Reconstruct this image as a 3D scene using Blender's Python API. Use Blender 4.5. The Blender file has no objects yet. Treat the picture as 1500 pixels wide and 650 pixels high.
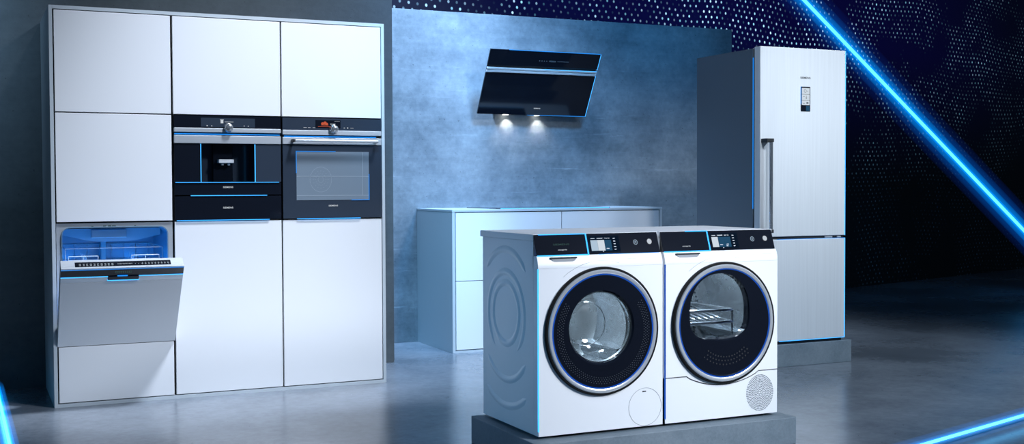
import bpy, bmesh, math, random
from mathutils import Vector, Matrix
random.seed(7)
scene = bpy.context.scene
col = scene.collection
PI = math.pi

# ------------------------------------------------------------------ camera
yaw, pitch, roll = math.radians(25.0188), math.radians(-1.7483), math.radians(-0.2216)
fw = Vector((math.sin(yaw)*math.cos(pitch), math.cos(yaw)*math.cos(pitch), math.sin(pitch)))
rt = Vector((math.cos(yaw), -math.sin(yaw), 0)); up = rt.cross(fw)
rt, up = rt*math.cos(roll) + up*math.sin(roll), up*math.cos(roll) - rt*math.sin(roll)
cam_d = bpy.data.cameras.new('camera'); cam = bpy.data.objects.new('camera', cam_d); col.objects.link(cam)
cam.matrix_world = Matrix(((rt.x, up.x, -fw.x, -0.4076), (rt.y, up.y, -fw.y, -6.632), (rt.z, up.z, -fw.z, 1.1693), (0, 0, 0, 1)))
cam_d.sensor_width = 36; cam_d.lens = 36*1712.668/1500; cam_d.clip_start = .05; cam_d.clip_end = 100
scene.camera = cam

# ------------------------------------------------------------------ render look, world, lights
scene.view_settings.view_transform = 'Standard'; scene.view_settings.look = 'None'
scene.view_settings.gamma = 1; scene.view_settings.exposure = 0; scene.view_settings.use_curve_mapping = False
scene.cycles.use_denoising = True
scene.cycles.max_bounces = 8; scene.cycles.transparent_max_bounces = 16
scene.cycles.sample_clamp_indirect = 4
scene.cycles.caustics_reflective = False; scene.cycles.caustics_refractive = False
w = bpy.data.worlds.new('studio_world'); scene.world = w; w.use_nodes = True
w.node_tree.nodes['Background'].inputs[0].default_value = (.10, .20, .34, 1)
w.node_tree.nodes['Background'].inputs[1].default_value = .14

def aim(o, target):
    o.rotation_euler = (Vector(target) - o.location).to_track_quat('-Z', 'Y').to_euler()
def lamp(name, kind, loc, target, energy, color, size=1, size_y=None, spot=None, blend=.5, parent=None):
    d = bpy.data.lights.new(name, kind); d.energy = energy; d.color = color
    if kind == 'AREA':
        d.size = size
        if size_y: d.shape = 'RECTANGLE'; d.size_y = size_y
    else: d.shadow_soft_size = size
    if kind == 'SPOT': d.spot_size = math.radians(spot); d.spot_blend = blend
    o = bpy.data.objects.new(name, d); col.objects.link(o); o.location = loc
    if target: aim(o, target)
    return o
lamp('key_light', 'SPOT', (4.6, -6.4, 5.4), (2.05, -.2, .9), 1700, (.75, .83, .97), .5, spot=42, blend=1)
lamp('top_light', 'SPOT', (2.7, -2.2, 7.0), (.82, 0, 1.15), 3350, (.75, .83, .97), .4, spot=26, blend=1)
lamp('front_light', 'SPOT', (4.6, -6.2, 2.6), (2.25, -2.3, .35), 1080, (.82, .88, .99), .5, spot=30, blend=.9)
lamp('fridge_light', 'SPOT', (3.4, -5.0, 4.8), (4.62, -.6, 1.8), 1250, (.84, .90, .98), .5, spot=21, blend=.9)
lamp('wall_wash', 'SPOT', (2.4, .66, 4.0), (2.7, 1.5, 1.2), 830, (.44, .66, 1), .3, spot=88, blend=1)
lamp('front_wash', 'SPOT', (3.3, -1.5, 4.9), (2.9, 1.64, 1.5), 1150, (.20, .52, 1), .4, spot=40, blend=1)
lamp('hood_fill', 'SPOT', (3.7, -5.5, 1.85), (3.5, 1.4, 1.98), 520, (.40, .68, 1), .3, spot=9, blend=1)  # added spot out of view, brightens the hood's steel rails
lamp('wall_blue_fill', 'SPOT', (4.0, -.6, 4.3), (4.5, 1.64, 2.1), 280, (.08, .44, 1), .3, spot=56, blend=1)  # added blue spot out of view, tints the wall's right part
lamp('counter_side_fill', 'SPOT', (1.1, -2.2, 4.2), (2.6, 1.3, .45), 1000, (.18, .58, 1), .3, spot=18, blend=1)  # added blue spot out of view, brightens the counter's left side
lamp('side_fill', 'SPOT', (-4.5, -4.2, 2.2), (1.7, -2.0, .5), 420, (.15, .52, 1), .5, spot=16, blend=.8)
lamp('left_wall_light', 'SPOT', (-1.0, -1.4, 4.6), (-.95, .74, 2.35), 950, (.46, .72, 1), .3, spot=40, blend=1)
lamp('floor_fill', 'SPOT', (8.2, -6.2, 4.9), (4.9, -1.3, 0), 2000, (.74, .86, 1), .6, spot=46, blend=1)

# ------------------------------------------------------------------ materials
def mat(name, color, rough=.5, metal=0, emit=None, strength=0, coat=0, spec=None):
    m = bpy.data.materials.new(name); m.use_nodes = True
    b = m.node_tree.nodes['Principled BSDF']
    b.inputs['Base Color'].default_value = (*color, 1); b.inputs['Roughness'].default_value = rough
    b.inputs['Metallic'].default_value = metal
    if coat: b.inputs['Coat Weight'].default_value = coat
    if spec is not None: b.inputs['Specular IOR Level'].default_value = spec
    if emit: b.inputs['Emission Color'].default_value = (*emit, 1); b.inputs['Emission Strength'].default_value = strength
    return m
def nodes(m):
    return m.node_tree.nodes, m.node_tree.links, m.node_tree.nodes['Principled BSDF']
def coords(n, l, scale=(1, 1, 1)):
    tc = n.new('ShaderNodeTexCoord'); mp = n.new('ShaderNodeMapping'); mp.inputs['Scale'].default_value = scale
    l.new(tc.outputs['Object'], mp.inputs['Vector']); return mp.outputs['Vector']
def noise(n, l, vec, scale, detail=6, rough=.6):
    t = n.new('ShaderNodeTexNoise'); t.inputs['Scale'].default_value = scale; t.inputs['Detail'].default_value = detail
    t.inputs['Roughness'].default_value = rough; l.new(vec, t.inputs['Vector']); return t.outputs['Fac']
def ramp(n, l, fac, stops):
    r = n.new('ShaderNodeValToRGB'); e = r.color_ramp.elements
    while len(e) < len(stops): e.new(.5)
    for i, (p, c) in enumerate(stops): e[i].position = p; e[i].color = (*c, 1) if len(c) == 3 else c
    l.new(fac, r.inputs['Fac']); return r.outputs['Color']
def math_n(n, l, op, a, b=None, c=None):
    t = n.new('ShaderNodeMath'); t.operation = op
    for i, v in enumerate((a, b, c)):
        if v is None: continue
        if isinstance(v, (int, float)): t.inputs[i].default_value = v
        else: l.new(v, t.inputs[i])
    return t.outputs[0]
def mix(n, l, fac, a, b, blend='MIX'):
    t = n.new('ShaderNodeMix'); t.data_type = 'RGBA'; t.blend_type = blend
    for sock, v in ((t.inputs[0], fac), (t.inputs[6], a), (t.inputs[7], b)):
        if isinstance(v, (int, float)): sock.default_value = v
        elif isinstance(v, tuple): sock.default_value = (*v, 1)
        else: l.new(v, sock)
    return t.outputs[2]
def concrete(name, lo, hi, rough=(.55, .75), streak=True, bump=.12, scale=1.0, scuff=False):
    m = mat(name, lo, .6); n, l, b = nodes(m)
    v = coords(n, l)
    big = noise(n, l, v, 1.1*scale, 7, .62); fine = noise(n, l, v, 26*scale, 8, .7)
    cloud = ramp(n, l, big, [(.36, lo), (.66, hi)])
    c = mix(n, l, .22, cloud, ramp(n, l, fine, [(.3, tuple(x*.55 for x in lo)), (.72, tuple(min(1, x*1.25) for x in hi))]))
    if streak:
        sv = coords(n, l, (.35, .35, 3.5)); s = noise(n, l, sv, 2.0*scale, 6, .7)
        c = mix(n, l, .22, c, ramp(n, l, s, [(.30, tuple(x*.7 for x in lo)), (.75, tuple(min(1, x*1.25) for x in hi))]))
    if scuff:   # pale horizontal formwork marks and a darker mottling
        sc_ = noise(n, l, coords(n, l, (.55, .55, 14)), 1.7, 5, .75)
        c = mix(n, l, ramp(n, l, sc_, [(.62, (0, 0, 0)), (.74, (.55, .55, .55))]), c, tuple(min(1, x*1.55) for x in hi))
        mo = noise(n, l, v, 3.4, 9, .72)
        c = mix(n, l, .6, c, ramp(n, l, mo, [(.34, (.45, .5, .55)), (.60, (1, 1, 1))]), 'MULTIPLY')
    pits = noise(n, l, v, 55*scale, 3, .5)
    pit = ramp(n, l, pits, [(.24, (0, 0, 0)), (.31, (1, 1, 1))])
    c = mix(n, l, .5, c, pit, 'MULTIPLY')
    l.new(c, b.inputs['Base Color'])
    r = n.new('ShaderNodeMapRange'); r.inputs['To Min'].default_value = rough[0]; r.inputs['To Max'].default_value = rough[1]
    l.new(big, r.inputs['Value']); l.new(r.outputs['Result'], b.inputs['Roughness'])
    bp = n.new('ShaderNodeBump'); bp.inputs['Strength'].default_value = bump; bp.inputs['Distance'].default_value = .01
    l.new(fine, bp.inputs['Height']); l.new(bp.outputs['Normal'], b.inputs['Normal'])
    return m
def brushed(name, color, rough=.32, metal=.85, scale=(220, 220, 3)):
    m = mat(name, color, rough, metal); n, l, b = nodes(m)
    f = noise(n, l, coords(n, l, scale), 1, 3, .6)
    l.new(ramp(n, l, f, [(.3, tuple(x*.96 for x in color)), (.7, tuple(min(1, x*1.03) for x in color))]), b.inputs['Base Color'])
    r = n.new('ShaderNodeMapRange'); r.inputs['To Min'].default_value = rough*.8; r.inputs['To Max'].default_value = rough*1.25
    l.new(f, r.inputs['Value']); l.new(r.outputs['Result'], b.inputs['Roughness'])
    return m
def lacquer(name, color, rough):
    m = mat(name, color, rough); n, l, b = nodes(m)
    f = noise(n, l, coords(n, l), 3, 4)
    r = n.new('ShaderNodeMapRange'); r.inputs['To Min'].default_value = rough*.85; r.inputs['To Max'].default_value = rough*1.15
    l.new(f, r.inputs['Value']); l.new(r.outputs['Result'], b.inputs['Roughness'])
    return m
def emitter(name, color, s):
    m = bpy.data.materials.new(name); m.use_nodes = True; n = m.node_tree.nodes; l = m.node_tree.links; n.clear()
    e = n.new('ShaderNodeEmission'); e.inputs[0].default_value = (*color, 1); e.inputs[1].default_value = s
    o = n.new('ShaderNodeOutputMaterial'); l.new(e.outputs[0], o.inputs['Surface']); return m
def thin_glass(name, tint, refl_rough=.02, base=.04, edge=.6):
    m = bpy.data.materials.new(name); m.use_nodes = True; n = m.node_tree.nodes; l = m.node_tree.links; n.clear()
    tr = n.new('ShaderNodeBsdfTransparent'); tr.inputs[0].default_value = (*tint, 1)
    gl = n.new('ShaderNodeBsdfGlossy'); gl.inputs['Roughness'].default_value = refl_rough
    lw = n.new('ShaderNodeLayerWeight'); lw.inputs['Blend'].default_value = .35
    mr = n.new('ShaderNodeMapRange'); mr.inputs['To Min'].default_value = base; mr.inputs['To Max'].default_value = edge
    l.new(lw.outputs['Facing'], mr.inputs['Value'])
    mx = n.new('ShaderNodeMixShader'); l.new(mr.outputs['Result'], mx.inputs[0]); l.new(tr.outputs[0], mx.inputs[1]); l.new(gl.outputs[0], mx.inputs[2])
    o = n.new('ShaderNodeOutputMaterial'); l.new(mx.outputs[0], o.inputs['Surface']); return m

M = {}
M['floor'] = concrete('polished_concrete', (.11, .135, .165), (.27, .305, .35), (.15, .32), False, .03, .8)
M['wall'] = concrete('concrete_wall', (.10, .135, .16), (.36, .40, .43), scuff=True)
M['wall_shaded'] = concrete('concrete_wall_shaded', (.040, .056, .066), (.085, .106, .12))  # same concrete as the centre wall, its shade put into a darker colour
M['plinth'] = concrete('concrete_plinth', (.12, .165, .20), (.21, .26, .30), (.5, .7), False, .1, 3)
M['white'] = lacquer('white_lacquer', (.82, .84, .86), .38)
M['front'] = lacquer('cabinet_front', (.80, .82, .84), .42)
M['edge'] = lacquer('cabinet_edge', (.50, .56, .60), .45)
M['carcass'] = mat('carcass_black', (.006, .007, .009), .7)
M['blackglass'] = mat('black_glass', (.006, .008, .014), .07)
M['sheenglass'] = mat('grey_sheen_glass', (.028, .040, .060), .16)  # black glass with a grey reflection put into its base colour
M['window'] = mat('oven_window', (.17, .22, .27), .25)
M['window_mark'] = mat('oven_mark', (.29, .35, .41), .4)
M['black'] = mat('black_plastic', (.008, .009, .011), .45)
M['steel'] = brushed('steel', (.62, .66, .70), .30, .55, (3, 3, 220))
M['steel_door'] = brushed('steel_door', (.70, .74, .77), .42, .2, (90, 90, 1.5))
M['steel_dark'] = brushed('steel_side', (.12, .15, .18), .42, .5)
M['chrome'] = mat('chrome', (.80, .83, .86), .14, .9)
M['rail'] = mat('polished_rail', (.80, .83, .86), .25, .25)
M['drum'] = brushed('drum_steel', (.60, .64, .68), .26, .8, (9, 9, 9))
M['silver'] = mat('silver_ring', (.74, .78, .82), .22, .6)
M['grey'] = mat('grey_plastic', (.33, .35, .37), .4)
M['rubber'] = mat('rubber', (.004, .0045, .005), .55, spec=.15)
M['dot'] = mat('dark_dot', (.035, .042, .052), .5)
M['print'] = emitter('lit_print', (.75, .82, .9), .75)
M['print_dim'] = emitter('dim_print', (.10, .20, .20), .35)
M['symbol'] = emitter('lit_symbol', (.5, .56, .62), .6)
M['print_dark'] = mat('dark_print', (.02, .022, .025), .5)
M['led'] = emitter('blue_led', (.05, .40, 1), 1.9)
M['led_soft'] = emitter('blue_led_soft', (.02, .30, 1), .95)
M['led_ring'] = emitter('blue_ring_led', (.012, .09, .50), .9)
M['beam'] = emitter('light_tube', (.16, .80, 1), 1.15)
M['beam_floor'] = emitter('floor_light_tube', (.14, .62, 1), 2.2)
M['screen_dark'] = emitter('screen_dark', (.004, .010, .022), 1)
M['screen_mid'] = emitter('screen_mid', (.018, .075, .15), 1)
M['screen_pale'] = emitter('screen_pale', (.42, .55, .68), 1)
M['screen_white'] = emitter('screen_white', (.62, .70, .78), 1)
M['screen_red'] = emitter('screen_red', (.55, .10, .05), 1)
M['warm'] = emitter('spot_lens', (1, .93, .8), 8)
M['glass'] = thin_glass('clear_glass', (.80, .86, .90))
M['smoke'] = thin_glass('smoked_glass', (.62, .68, .74), .02, .04, .45)
M['wire'] = mat('white_wire', (.62, .70, .76), .35, .1)
M['tub'] = mat('tub_steel', (.20, .34, .48), .35, .4)
M['tray'] = mat('tray_plastic', (.40, .48, .55), .4)

# ------------------------------------------------------------------ mesh builder
def P3(v): return Vector(v)
class MB:
    def __init__(s): s.bm = bmesh.new(); s.x = Matrix.Identity(4)
    def _add(s, verts, faces):
        vs = [s.bm.verts.new(s.x @ Vector(v)) for v in verts]
        for f in faces:
            try: s.bm.faces.new([vs[i] for i in f]).smooth = len(f) <= 4
            except ValueError: pass
        return vs
    def box(s, x0, x1, y0, y1, z0, z1, bev=0, seg=2):
        old = set(s.bm.faces)
        vs = s._add([(x0, y0, z0), (x1, y0, z0), (x1, y1, z0), (x0, y1, z0), (x0, y0, z1), (x1, y0, z1), (x1, y1, z1), (x0, y1, z1)],
                    [(3, 2, 1, 0), (4, 5, 6, 7), (0, 1, 5, 4), (1, 2, 6, 5), (2, 3, 7, 6), (3, 0, 4, 7)])
        if bev:
            es = {e for v in vs for e in v.link_edges}
            bmesh.ops.bevel(s.bm, geom=list(es), offset=bev, segments=seg, affect='EDGES', profile=.5)
        for f in s.bm.faces:
            if f not in old: f.smooth = False
        return s
    def prism(s, pts, axis, a, b):
        """closed polygon pts (2D) extruded along axis between a and b"""
        def mk(p, t): return {'x': (t, p[0], p[1]), 'y': (p[0], t, p[1]), 'z': (p[0], p[1], t)}[axis]
        n = len(pts); V = [mk(p, a) for p in pts] + [mk(p, b) for p in pts]
        F = [tuple(range(n))[::-1], tuple(range(n, 2*n))] + [(i, (i+1) % n, n+(i+1) % n, n+i) for i in range(n)]
        s._add(V, F); return s
    def lathe(s, prof, center, axis='y', n=96, cap=False):
        """prof: (radius, along) pairs revolved about an axis through center"""
        V = []; F = []
        for (r, t) in prof:
            for k in range(n):
                a = 2*PI*k/n; c, d = r*math.cos(a), r*math.sin(a)
                V.append({'y': (center[0]+c, center[1]+t, center[2]+d), 'x': (center[0]+t, center[1]+c, center[2]+d),
                          'z': (center[0]+c, center[1]+d, center[2]+t)}[axis])
        m = len(prof)
        for i in range(m-1):
            for k in range(n):
                F.append((i*n+k, i*n+(k+1) % n, (i+1)*n+(k+1) % n, (i+1)*n+k))
        if cap:
            F.append(tuple(range(n))); F.append(tuple((m-1)*n+k for k in range(n)))
        s._add(V, F); return s
    def tube(s, pts, r, n=8, closed=False, cap=True):
        pts = [Vector(p) for p in pts]; m = len(pts); V = []; F = []
        for i, p in enumerate(pts):
            if closed: t = (pts[(i+1) % m] - pts[i-1])
            else: t = pts[min(i+1, m-1)] - pts[max(i-1, 0)]
            t.normalize()
            h = Vector((0, 0, 1)) if abs(t.z) < .9 else Vector((0, 1, 0))
            u = t.cross(h).normalized(); v = u.cross(t)
            for k in range(n):
                a = 2*PI*k/n; V.append(p + (u*math.cos(a) + v*math.sin(a))*r)
        for i in range(m if closed else m-1):
            j = (i+1) % m
            for k in range(n): F.append((i*n+k, i*n+(k+1) % n, j*n+(k+1) % n, j*n+k))
        if cap and not closed: F.append(tuple(range(n))); F.append(tuple((m-1)*n+k for k in range(n)))
        s._add(V, F); return s
    def frame_ring(s, inner, outer, axis_y0, axis_y1):
        """plate between two closed loops in XZ with equal counts, extruded in y"""
        n = len(inner); V = []
        for y in (axis_y0, axis_y1):
            V += [(p[0], y, p[1]) for p in inner] + [(p[0], y, p[1]) for p in outer]
        F = []
        for k in range(n):
            j = (k+1) % n
            F.append((k, j, n+j, n+k)); F.append((2*n+k, 3*n+k, 3*n+j, 2*n+j))
            F.append((k, 2*n+k, 2*n+j, j)); F.append((n+k, n+j, 3*n+j, 3*n+k))
        s._add(V, F); return s
    def disc(s, c, r, y0, y1, n=24):
        s.lathe([(r, y0), (r, y1)], (c[0], 0, c[1]), 'y', n, True); return s
    def build(s, name, m, parent=None, smooth=35, label=None):
        bmesh.ops.recalc_face_normals(s.bm, faces=s.bm.faces)
        me = bpy.data.meshes.new(name)
        off = Vector((0, 0, 0))
        if parent is not None:
            q = parent
            while q is not None: off += q.location; q = q.parent
            for v in s.bm.verts: v.co -= off
        s.bm.to_mesh(me); s.bm.free()
        me.materials.append(m)
        flat = [p.use_smooth for p in me.polygons]
        me.set_sharp_from_angle(angle=math.radians(smooth))
        me.polygons.foreach_set('use_smooth', flat)
        o = bpy.data.objects.new(name, me); col.objects.link(o)
        if parent is not None: o.parent = parent
        if label: o['label'] = label
        return o
def B(*a, bev=0, seg=2): return MB().box(*a, bev=bev, seg=seg)
def thing(name, label, cat, loc=(0, 0, 0), group=None):
    o = bpy.data.objects.new(name, None); o.empty_display_size = .1; col.objects.link(o); o.location = loc
    o['label'] = label; o['category'] = cat
    if group: o['group'] = group
    return o
def tag(o, label, cat, group=None):
    o['label'] = label; o['category'] = cat
    if group: o['group'] = group
    return o
def struct(o): o['kind'] = 'structure'; return o
def lettering(text, name, m, parent, xc, y, zc, width, height, basis=None):
    """raised lettering facing -Y, or laid out by basis (matrix) when given"""
    cu = bpy.data.curves.new('txt', 'FONT'); cu.body = text; cu.align_x = 'CENTER'; cu.align_y = 'CENTER'; cu.extrude = .02
    cu.offset = .012
    t = bpy.data.objects.new('txt', cu); col.objects.link(t)
    dg = bpy.context.evaluated_depsgraph_get(); dg.update()
    me = bpy.data.meshes.new_from_object(t.evaluated_get(dg)); bpy.data.objects.remove(t); bpy.data.curves.remove(cu)
    xs = [v.co.x for v in me.vertices]; ys = [v.co.y for v in me.vertices]
    sx = width/(max(xs)-min(xs)); sy = height/(max(ys)-min(ys)); ox = (max(xs)+min(xs))/2; oy = (max(ys)+min(ys))/2
    off = Vector((0, 0, 0)); q = parent
    while q is not None: off += q.location; q = q.parent
    for v in me.vertices:
        a, b2, c = (v.co.x-ox)*sx, (v.co.y-oy)*sy, v.co.z*.01
        if basis is None: w_ = Vector((xc+a, y-c, zc+b2))
        else: w_ = basis @ Vector((a, b2, c))
        v.co = w_ - off
    me.name = name; me.materials.clear(); me.materials.append(m)
    o = bpy.data.objects.new(name, me); col.objects.link(o); o.parent = parent
    return o

# ------------------------------------------------------------------ setting
struct(B(-4, 24, -8, 12, -.1, 0).build('floor', M['floor']))
struct(B(-3.2, 2.163, .74, .90, 0, 4.2).build('wall_left', M['wall_shaded']))
struct(B(2.02, 5.529, 1.644, 1.74, 0, 2.4945, bev=.002).build('wall_center', M['wall']))

def led_material():
    m = mat('led_wall', (.002, .002, .004), .6); n, l, b = nodes(m)
    tc = n.new('ShaderNodeTexCoord'); sp = n.new('ShaderNodeSeparateXYZ'); l.new(tc.outputs['Object'], sp.inputs[0])
    X, Z = sp.outputs[0], sp.outputs[2]
    wv = n.new('ShaderNodeTexNoise'); wv.inputs['Scale'].default_value = .35; l.new(tc.outputs['Object'], wv.inputs['Vector'])
    Zw = math_n(n, l, 'ADD', Z, math_n(n, l, 'MULTIPLY', wv.outputs['Fac'], .35))
    rv = math_n(n, l, 'DIVIDE', Zw, .050); row = math_n(n, l, 'FLOOR', rv)
    u = math_n(n, l, 'ADD', math_n(n, l, 'DIVIDE', X, .086), math_n(n, l, 'MULTIPLY', row, .4)); cu_ = math_n(n, l, 'FLOOR', u)
    fx = math_n(n, l, 'MULTIPLY', math_n(n, l, 'SUBTRACT', math_n(n, l, 'FRACT', u), .5), .086)
    fz = math_n(n, l, 'MULTIPLY', math_n(n, l, 'SUBTRACT', math_n(n, l, 'FRACT', rv), .5), .050)
    d = math_n(n, l, 'SQRT', math_n(n, l, 'ADD', math_n(n, l, 'MULTIPLY', fx, fx), math_n(n, l, 'MULTIPLY', fz, fz)))
    r = n.new('ShaderNodeMapRange'); r.interpolation_type = 'SMOOTHSTEP'
    l.new(d, r.inputs['Value']); r.inputs['From Min'].default_value = .0075; r.inputs['From Max'].default_value = .0145
    r.inputs['To Min'].default_value = 1; r.inputs['To Max'].default_value = 0
    cb = n.new('ShaderNodeCombineXYZ'); l.new(cu_, cb.inputs[0]); l.new(row, cb.inputs[1])
    wn = n.new('ShaderNodeTexWhiteNoise'); l.new(cb.outputs[0], wn.inputs['Vector'])
    reg = n.new('ShaderNodeTexNoise'); reg.inputs['Scale'].default_value = 1.3; reg.inputs['Detail'].default_value = 3; l.new(tc.outputs['Object'], reg.inputs['Vector'])
    regr = n.new('ShaderNodeMapRange'); l.new(reg.outputs['Fac'], regr.inputs['Value']); regr.inputs['From Min'].default_value = .40; regr.inputs['From Max'].default_value = .66
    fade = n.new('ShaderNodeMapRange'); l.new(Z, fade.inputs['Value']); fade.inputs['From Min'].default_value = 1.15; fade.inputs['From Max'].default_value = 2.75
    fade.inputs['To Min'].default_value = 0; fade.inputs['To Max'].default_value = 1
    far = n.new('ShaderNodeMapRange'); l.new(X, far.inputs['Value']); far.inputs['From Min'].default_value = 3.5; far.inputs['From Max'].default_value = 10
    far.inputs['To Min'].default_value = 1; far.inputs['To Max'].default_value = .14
    l.new(mix(n, l, math_n(n, l, 'MULTIPLY', r.outputs['Result'], math_n(n, l, 'MULTIPLY', wn.outputs['Value'], regr.outputs['Result'])), (.002, .002, .004), (.45, .5, .55)), b.inputs['Base Color'])   # lit dot pattern repeated in the base colour for the denoiser
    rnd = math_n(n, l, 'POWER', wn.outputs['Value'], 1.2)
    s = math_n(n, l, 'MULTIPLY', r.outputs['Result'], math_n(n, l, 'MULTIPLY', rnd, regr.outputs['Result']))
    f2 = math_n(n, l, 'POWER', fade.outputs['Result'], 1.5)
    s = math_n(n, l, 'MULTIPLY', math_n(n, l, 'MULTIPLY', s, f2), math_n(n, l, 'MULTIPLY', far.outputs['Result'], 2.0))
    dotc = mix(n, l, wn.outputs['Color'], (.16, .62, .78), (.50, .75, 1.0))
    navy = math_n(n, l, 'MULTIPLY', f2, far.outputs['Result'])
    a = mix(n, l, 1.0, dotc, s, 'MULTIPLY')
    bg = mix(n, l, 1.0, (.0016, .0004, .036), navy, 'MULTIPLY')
    l.new(mix(n, l, 1.0, a, bg, 'ADD'), b.inputs['Emission Color']); b.inputs['Emission Strength'].default_value = 1
    return m
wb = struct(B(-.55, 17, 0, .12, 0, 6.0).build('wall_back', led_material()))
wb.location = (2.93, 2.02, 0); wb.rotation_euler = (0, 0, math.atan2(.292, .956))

# ------------------------------------------------------------------ tall cabinet wall
W, H, DEP, T = 1.854, 2.134, .735, .0185
sr = thing('cabinet_surround', 'thin pale grey frame panels enclosing the tall white cabinet wall', 'cabinet frame', (0, 0, 0))
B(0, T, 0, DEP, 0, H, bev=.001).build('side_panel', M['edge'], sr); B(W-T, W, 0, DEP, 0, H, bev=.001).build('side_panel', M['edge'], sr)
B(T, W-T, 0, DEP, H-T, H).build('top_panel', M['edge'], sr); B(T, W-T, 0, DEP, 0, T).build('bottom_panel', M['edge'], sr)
ZR1, ZR2 = 1.5715, .9845
def carcass(root, x0, x1, shelves, zb=.0195):
    m = MB(); m.box(x0, x0+.012, .022, .72, zb, 2.1145); m.box(x1-.012, x1, .022, .72, zb, 2.1145)
    m.box(x0+.012, x1-.012, .708, .72, zb, 2.1145)
    for z in shelves: m.box(x0+.012, x1-.012, .022, .708, z-.006, z+.006)
    m.build('carcass', M['carcass'], root)
def door(root, x0, x1, z0, z1, name='door'):
    return B(x0, x1, .0015, .021, z0, z1, bev=.0012).build(name, M['front'], root)
pb_ = thing('plinth_cabinet', 'low white cabinet panel beneath the tilted dishwasher door', 'cabinet', (.32, .36, .0185))
B(T+.002, .6265, .03, .72, .0195, .31).build('carcass', M['carcass'], pb_)
c1 = thing('tall_cabinet', 'white tall cabinet unit at left end, two doors above the open dishwasher', 'cabinet', (.3, .36, ZR2))
carcass(c1, .0195, .6265, (ZR2+.006, ZR1, 2.108), ZR2)
door(c1, .0255, .6215, ZR1+.003, 2.111); door(c1, .0255, .6215, ZR2+.004, ZR1-.003); door(pb_, .0255, .6215, .0235, .3212, 'base_panel')
c2 = thing('tall_cabinet', 'white tall cabinet unit in the middle, housing the built-in coffee machine', 'cabinet', (.93, .36, .0185))
carcass(c2, .6285, 1.2325, (.0265, ZR2-.006, ZR1, 2.108))
door(c2, .6335, 1.2295, ZR1+.003, 2.111); door(c2, .6335, 1.2295, .0235, ZR2-.004)
c3 = thing('tall_cabinet', 'white tall cabinet unit at right end, housing the built-in oven', 'cabinet', (1.53, .36, .0185))
carcass(c3, 1.2345, 1.8345, (.0265, ZR2-.006, ZR1, 2.108))
door(c3, 1.2385, 1.8315, ZR1+.003, 2.111); door(c3, 1.2385, 1.8315, .0235, ZR2-.004)

def knob(root, x, z, y):
    k = MB().lathe([(.0, -.026), (.017, -.026), (.0235, -.022), (.026, -.012), (.026, 0)], (x, y, z), 'y', 40).build('knob', M['chrome'], root)
    MB().lathe([(.019, -.0268), (.0205, -.0268)], (x, y, z), 'y', 40).build('knob_groove', M['grey'], k)
    return k
def bars(m, L, y):
    for (x0, x1, z0, z1) in L: m.box(x0, x1, y, y+.002, z0, z1)
    return m

# coffee machine
cf = thing('coffee_machine', 'built-in black coffee machine with round knob and spout in lit recess', 'coffee machine', (.93, .25, 1.124))
X0, X1 = .6345, 1.2285
b = MB(); b.box(X0+.02, X1-.02, .14, .52, 1.128, 1.560); b.box(X0+.02, .772, .02, .14, 1.128, 1.560); b.box(1.087, X1-.02, .02, .14, 1.128, 1.560)
b.box(.772, 1.087, .02, .14, 1.42, 1.56); b.box(.772, 1.087, .02, .14, 1.128, 1.19)
b.build('housing', M['carcass'], cf)
cp = B(X0, X1, -.004, .019, 1.5005, 1.5675, bev=.001).build('control_panel', M['blackglass'], cf)
B(.781, 1.081, -.005, -.003, 1.507, 1.557).build('display', M['sheenglass'], cp)
bars(MB(), [(.889, .904, 1.528, 1.546), (.886, .907, 1.546, 1.549)], -.0065).build('cup_icon', M['print'], cp)
for q in [(.812, .817, 1.510, 1.516), (.838, .842, 1.510, 1.515), (1.018, 1.022, 1.512, 1.517), (1.041, 1.046, 1.512, 1.516)]: bars(MB(), [q], -.0065).build('touch_mark', M['print'], cp)
m = MB()
for i in range(7): m.box(.912+i*.007, .917+i*.007, -.0065, -.0045, 1.534, 1.5375)
m.build('display_text', M['print'], cp)
B(X0, X1, -.008, .019, 1.4765, 1.5000, bev=.002).build('upper_trim', M['steel'], cf)
B(X0, X1, -.008, .019, 1.4145, 1.4585, bev=.002).build('lower_trim', M['steel'], cf)
B(X0+.004, X1-.004, .004, .012, 1.464, 1.4695).build('light_strip', M['led_soft'], cf)
B(X0, X1, .012, .019, 1.4585, 1.4765).build('trim_gap', M['carcass'], cf)
B(X0, .777, -.003, .019, 1.1995, 1.4135, bev=.001).build('glass_front', M['blackglass'], cf)
B(1.082, X1, -.003, .019, 1.1995, 1.4135, bev=.001).build('glass_front', M['sheenglass'], cf)  # same glass as the left pane, greyer to carry the reflection
m = MB(); m.box(.777, 1.082, .128, .139, 1.195, 1.4135); m.box(.7765, .779, .0, .128, 1.195, 1.4135); m.box(1.080, 1.0825, .0, .128, 1.195, 1.4135)
m.build('recess', M['sheenglass'], cf)
B(.862, .972, .085, .128, 1.2, 1.4135, bev=.003).build('brew_column', M['blackglass'], cf)
sp = MB(); sp.box(.8835, .968, .03, .085, 1.306, 1.327, bev=.003); sp.build('spout', M['rail'], cf)
for x in (.908, .943): MB().lathe([(.0075, 0), (.0075, .012), (.009, .014)], (x, .05, 1.294), 'z', 16, True).build('nozzle', M['rail'], cf)
B(X0, X1, -.003, .019, 1.1275, 1.1945, bev=.001).build('drip_tray_front', M['blackglass'], cf)
lettering('SIEMENS', 'logo', M['print'], cf, .927, -.0035, 1.1706, .056, .0095)
for x in (.7785, 1.0805): B(x-.0016, x+.0016, -.006, .002, 1.2, 1.412).build('light_strip', M['led'], cf)
B(.64, 1.216, -.008, .0, 1.1965, 1.1993).build('light_strip', M['led'], cf)
knob(cf, .9305, 1.5035, -.006)
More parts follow.
